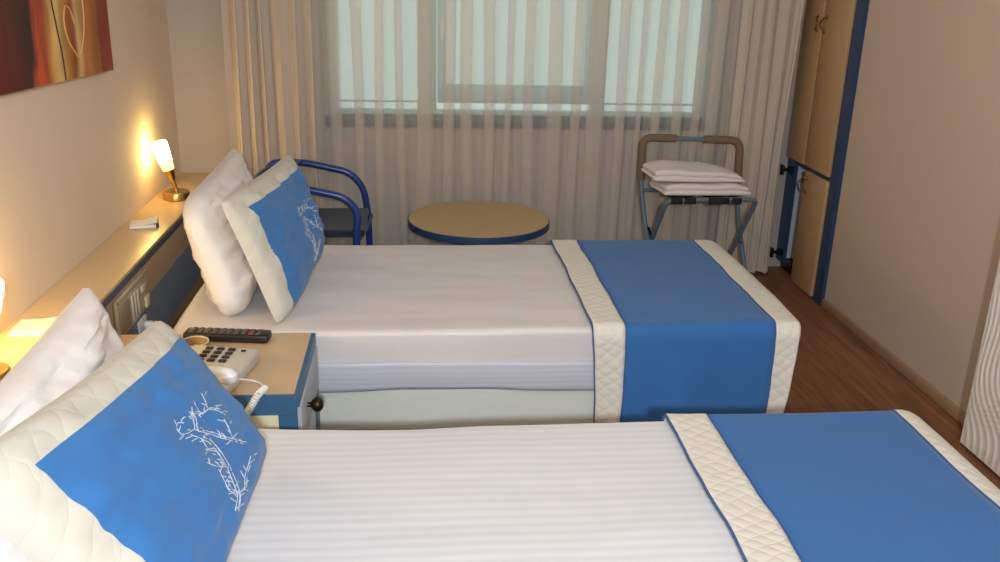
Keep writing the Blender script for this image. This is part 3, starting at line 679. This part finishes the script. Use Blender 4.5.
# remote control
rc = thing('remote_control', (.56, -1.785, NZ), 'long black remote control on the nightstand against the bed side', 'remote control')
rr = (.55, -1.795, NZ+.0008, -.12)
place(MB().box(-.125, .125, -.028, .028, 0, .026, .008), *rr).build('remote_body', M['black'], rc)
for i in range(10):
    for j in range(3):
        mm = M['red'] if (i, j) == (8, 0) else M['remote_key']
        place(MB().box(-.105+i*.0215, -.092+i*.0215, -.019+j*.0145, -.01+j*.0145, .0255, .0285, .001), *rr).build('button', mm, rc)

# glass ashtray
asht = thing('ashtray', (.475, -1.875, NZ), 'small amber glass ashtray between the remote control and the telephone', 'ashtray')
MB().lathe([(.028, .0005), (.034, .003), (.039, .026), (.04, .028), (.036, .028), (.031, .008), (.004, .006)], (.475, -1.875, NZ), seg=28).build('bowl', M['amber'], asht)
MB().tube(arc((.475, -1.875, NZ+.029), .038, 0, 2*PI, 36, (0, 1)), .0022, 6).build('rim', M['ivory'], asht)

# ------------------------------------------------------------------ armchair
ch = thing('armchair', (.68, -.41, 0), 'blue tubular steel armchair with dark navy seat behind the bed by the curtain', 'chair')
for y, nm in ((-.62, 'near'), (-.2, 'far')):
    pts = [(.40, y, .012), (.425, y, .36), (.435, y, .57), (.60, y, .572 if y > -.4 else .558), (.80, y, .528 if y > -.4 else .517), (.860, y, .46), (.88 if y > -.4 else .85, y, .33), (.885 if y > -.4 else .862, y, .012)]
    MB().tube(fillet(pts, .05, 6), .0155, 14).build('side_frame', M['chair_tube'], ch)
    for x in (.40, pts[-1][0]):
        MB().lathe([(.016, 0), (.017, .014), (.014, .02)], (x, y, 0), seg=14).build('foot_cap', M['black'], ch)
MB().tube([(.855, -.62, .325), (.878, -.41, .32), (.893, -.2, .325)], .011, 12).build('seat_rail', M['chair_tube'], ch)
MB().tube([(.425, -.62, .335), (.425, -.2, .335)], .011, 12).build('seat_rail', M['chair_tube'], ch)
MB().tube(fillet([(.575, -.62, .562), (.555, -.5, .568), (.555, -.32, .576), (.58, -.2, .574)], .05), .014, 12).build('back_rail', M['chair_tube'], ch)
soft_box(.44, .885, -.605, -.215, .338, .368, .012, 16, 16, 2, lambda p: p-Vector((0, 0, .012*math.exp(-((p.x-.66)/.18)**2-((p.y+.41)/.16)**2)))).build('seat', M['chair_cloth'], ch, weld=True)
MB().grid(lambda u, v: (.44-.03*math.sin(u*PI)+.012*v, -.606+.392*u, .37+.19*v), 14, 8).build('backrest', M['chair_cloth'], ch, solid=.016)

# ------------------------------------------------------------------ round table
tx, ty, tz, tr_ = 1.377, -.465, .384, .312
tb = thing('round_table', (tx, ty, 0), 'low round table with maple top and dark blue rim in front of the sheer curtain', 'table')
MB().lathe([(tr_-.006, -.012), (tr_-.004, 0), (.01, .0005)], (tx, ty, tz), seg=64).build('table_top', M['maple'], tb)
MB().lathe([(tr_-.004, -.032), (tr_, -.03), (tr_, -.002), (tr_-.0035, .0), (tr_-.0035, -.0125), (tr_-.02, -.0125), (tr_-.02, -.032)], (tx, ty, tz), seg=64).build('edge_band', M['slate' if 0 else 'blue'], tb)
MB().lathe([(.035, .02), (.03, .06), (.028, .32), (.06, tz-.034)], (tx, ty, 0), seg=24).build('pedestal', M['blue'], tb)
MB().lathe([(.19, 0), (.19, .012), (.05, .028), (.035, .03)], (tx, ty, 0), seg=40).build('base_plate', M['blue'], tb)

# ------------------------------------------------------------------ luggage rack
lr = thing('luggage_rack', (2.4, -.36, 0), 'folding luggage rack of blue grey tube with brown foam sleeves by the curtain', 'luggage rack')
yb, yfn, sz = -.2, -.5, .475
bl, br_ = 2.16, 2.63
back = [(bl+.035, -.52, .012), (bl+.015, yb-.06, .33), (bl, yb, .48), (bl-.008, yb, .70), (br_-.01, yb, .69), (br_, yb, .48), (br_+.0, yb-.06, .33), (br_-.005, -.52, .012)]
MB().tube(fillet(back, .05, 6), .0105, 12).build('back_frame', M['rack_tube'], lr)
front = [(2.185, -.175, .012), (2.207, yfn, sz), (2.618, yfn, sz+.006), (2.60, -.175, .012)]
MB().tube(fillet(front, .04, 6), .0105, 12).build('front_frame', M['rack_tube'], lr)
for p in ((bl+.035, -.52), (br_-.005, -.52), (2.185, -.175), (2.60, -.175)):
    MB().lathe([(.0135, 0), (.0145, .012), (.0125, .03)], (p[0], p[1], 0), seg=14).build('foot_cap', M['black'], lr)
bb = fillet(back, .05, 6)
s1 = [(bl, yb, .50), (bl-.008, yb, .70), (2.31, yb, .6964)]; s2 = [(2.445, yb, .6936), (br_-.01, yb, .69), (br_, yb, .50)]
for s_ in (s1, s2): MB().tube(fillet(s_, .05, 8), .0185, 16).build('foam_sleeve', M['foam'], lr)
MB().tube([(bl, yb-.02, .455), (br_, yb-.02, .455)], .0095, 10).build('rear_bar', M['rack_tube'], lr)
for x, w in ((2.247, .026), (2.308, .026), (2.438, .047), (2.52, .022)):
    st = MB().grid(lambda u, v: (x-w+2*w*u, yfn-.013+v*(yb-.02-yfn+.013), sz+.0135-.01*math.sin(v*PI)-.014*v), 4, 14)
    st.grid(lambda u, v: (x-w+2*w*u, yfn-.0125-.0015*math.sin(v*PI), sz+.0135-.028*v), 4, 5)
    st.build('strap', M['strap'], lr, solid=.002)
MB().tube([(bl+.012, -.352, .31), (2.195, -.352, .255)], .006, 8).build('pivot_bolt', M['steel'], lr)
MB().tube([(br_-.001, -.352, .23), (2.61, -.34, .245)], .006, 8).build('pivot_bolt', M['steel'], lr)

def towel(x0, x1, y0, y1, z0, hgt, seed, label, skew):
    n = MB(); r = hgt*.48
    def dp(p):
        q = p.copy()
        k = (p.z-z0)/hgt; q.z += .010*k*fbm(p.x, p.y, seed, 5)+skew*(p.x-x0)*k-.02*k*(abs((p.x-x0)/(x1-x0)-.5)*2)**4
        q.y += .012*fbm(p.x, p.z, seed+3, 4); q.x += .016*fbm(p.y, p.z*2, seed+5, 5)
        return q
    t = thing('folded_towel', ((x0+x1)/2, (y0+y1)/2, z0), label, 'towel', 'folded white towels on the luggage rack')
    soft_box(x0, x1, y0, y1, z0, z0+hgt*.5, r*.52, 40, 18, 4, dp).build('lower_fold', M['towel'], t, weld=True)
    soft_box(x0+.008, x1-.012, y0+.006, y1-.004, z0+hgt*.47, z0+hgt, r*.52, 40, 18, 4, dp).build('upper_fold', M['towel'], t, weld=True)
towel(2.185, 2.585, -.495, -.255, sz+.018, .05, 1, 'folded white towel lying under another on the luggage rack straps', .0)
towel(2.145, 2.565, -.47, -.235, sz+.074, .058, 7, 'folded white towel on top of the towel pile on the luggage rack', -.04)

# ------------------------------------------------------------------ wardrobe
wx = XR-.004
wd = thing('wardrobe', (3.2, -.31, 0), 'tall built-in wardrobe with maple doors and blue frame in the right corner', 'wardrobe')
yl, yr, ys = -.012, -.488, -.222
MB().box(wx-.012, wx+.5, YW+.002, YW+.02, .0, ZC-.002).box(wx-.004, wx+.02, YW+.02, yr-.004, 0, ZC-.002).build('side_stile', M['blue'], wd)
MB().box(wx-.002, wx+.018, -.09, -.002, .05, .575).build('hinge_stile', M['blue'], wd)
MB().box(wx+.03, wx+.5, YW+.02, -.002, .0, .045).build('plinth', M['steel'], wd)  # dark colour stands in for the shadow line under the doors
MB().box(wx+.018, wx+.5, -.02, -.002, .05, ZC-.002).box(wx+.49, wx+.505, YW+.02, -.02, .045, ZC-.002).build('inner_panel', M['interior'], wd)
MB().box(wx+.02, wx+.49, YW+.02, -.02, .562, .578).build('shelf', M['interior'], wd)
MB().box(wx+.004, wx+.02, ys-.02, ys+.02, .58, ZC-.01).build('center_stile', M['blue'], wd)
MB().box(wx+.0, wx+.02, yr, -.02, .563, .576).build('middle_rail', M['blue'], wd)
MB().box(wx+.02, wx+.488, ys-.035, ys-.02, .046, .56).build('divider', M['interior'], wd)
def door(y0, y1, z0, z1, hy, hz, hand):
    d = MB().box(wx-.018, wx-.002, y0, y1, z0, z1, .002).build('door', M['maple_door'], wd)
    pts = [(wx-.018, hy+hand*.014, hz+.033), (wx-.032, hy+hand*.012, hz+.030), (wx-.038, hy-hand*.014, hz), (wx-.032, hy+hand*.012, hz-.030), (wx-.018, hy+hand*.014, hz-.033)]
    h = MB().tube(fillet(pts, .012), [.004]*len(fillet(pts, .012)), 8)
    for z in (hz+.033, hz-.033): h.lathe([(.008, 0), (.006, .006), (.003, .008)], (wx-.018, hy+hand*.014, z), (-1, 0, 0), 12)
    h.build('handle', M['bronze'], d)
door(ys+.0045, -.008, .58, ZC-.01, ys+.028, 1.225, 1)
door(yr, ys-.0045, .58, ZC-.01, ys-.028, 1.225, -1)
door(yr, ys-.03, .012, .56, ys-.052, .50, -1)
for z in (.525, .10):
    hg = MB().box(wx-.022, wx-.0025, -.092, -.054, z-.014, z+.014, .003).box(wx-.056, wx-.018, -.081, -.065, z-.008, z+.008, .003).box(wx-.064, wx-.05, -.092, -.054, z-.024, z+.024, .004)
    hg.build('hinge', M['steel'], wd)

# ------------------------------------------------------------------ wave relief panel
px0, px1, py0, py1, pz0, pz1 = 2.852, 2.936, -2.85, -1.853, .012, 1.05
wp = thing('wave_panel', ((px0+px1)/2, (py0+py1)/2, 0), 'white panel with wavy relief standing against the right wall at the frame edge', 'panel')
def rel(u, v):
    y = py1+(py0-py1)*u; z = pz0+(pz1-pz0)*v
    s_ = y+.05*math.sin(z*8+1.0)+.028*math.sin(z*15+y*6)+.03*math.sin(y*8+z*4)
    e = min(1, 30*min(u, 1-u, v*1.0, (1-v)))
    return (px0+.003-.0035*math.sin(s_*2*PI/.027)*e, y, z)
MB().grid(rel, 420, 90).build('relief_face', M['relief'], wp)
MB().box(px0+.004, px1, py0, py1, pz0, pz1).build('panel_body', M['relief'], wp)
for y in (py0+.045, py1-.045): MB().box(px0+.012, px1-.004, y-.025, y+.025, 0, pz0).build('foot', M['black'], wp)

# ------------------------------------------------------------------ light, sky, camera
def area(name, loc, target, size, energy, col, shape='DISK'):
    l = bpy.data.lights.new(name, 'AREA'); l.shape = shape; l.size = size*S; l.energy = energy; l.color = col
    o = bpy.data.objects.new(name, l); COL.objects.link(o); o.location = Vector(loc)*S
    o.rotation_euler = (Vector(target)-Vector(loc)).to_track_quat('-Z', 'Y').to_euler(); return o
def ball(name, loc, r, energy, col):
    l = bpy.data.lights.new(name, 'POINT'); l.shadow_soft_size = r*S; l.energy = energy; l.color = col
    o = bpy.data.objects.new(name, l); COL.objects.link(o); o.location = Vector(loc)*S; return o
ball('ceiling_fill', (1.6, -1.9, 1.95), .2, 10, (1, .97, .93))  # unseen fill added for even ambient light, no fixture modelled
ball('front_fill', (1.5, -4.2, 1.9), .2, 11, (1, .97, .93))  # second added fill, high above the camera, for ambient light
area('camera_flash', (1.15, -4.95, 1.66), (1.45, -1.2, .5), .12, 61, (.84, .93, 1))  # added stand-in for the camera flash, set back for gentler falloff

w = bpy.data.worlds.new('hazy_daylight'); bpy.context.scene.world = w; w.use_nodes = True
nt = w.node_tree; bg = nt.nodes['Background']
bg.inputs[0].default_value = (.70, .86, .80, 1); bg.inputs[1].default_value = .86

cam = bpy.data.cameras.new('camera'); co = bpy.data.objects.new('camera', cam); COL.objects.link(co)
f, yaw, pit, rol = 901.4432, -.0967, -.3338, .0261
fw = Vector((math.sin(-yaw)*math.cos(pit), math.cos(yaw)*math.cos(pit), math.sin(pit)))
rt = Vector((math.cos(yaw), math.sin(yaw), 0)); up = rt.cross(fw)
R_ = rt*math.cos(rol)+up*math.sin(rol); U_ = -rt*math.sin(rol)+up*math.cos(rol)
mtx = Matrix((R_, U_, -fw)).transposed().to_4x4(); mtx.translation = Vector((1.1057, -4.3, 1.4255))*S
co.matrix_world = mtx
cam.sensor_fit = 'HORIZONTAL'; cam.sensor_width = 36; cam.lens = 36*f/1000; cam.clip_start = .02
sc = bpy.context.scene; sc.camera = co
sc.view_settings.view_transform = 'Standard'; sc.view_settings.look = 'None'; sc.view_settings.gamma = 1
sc.view_settings.use_curve_mapping = False; sc.view_settings.exposure = 0
sc.cycles.transparent_max_bounces = 24
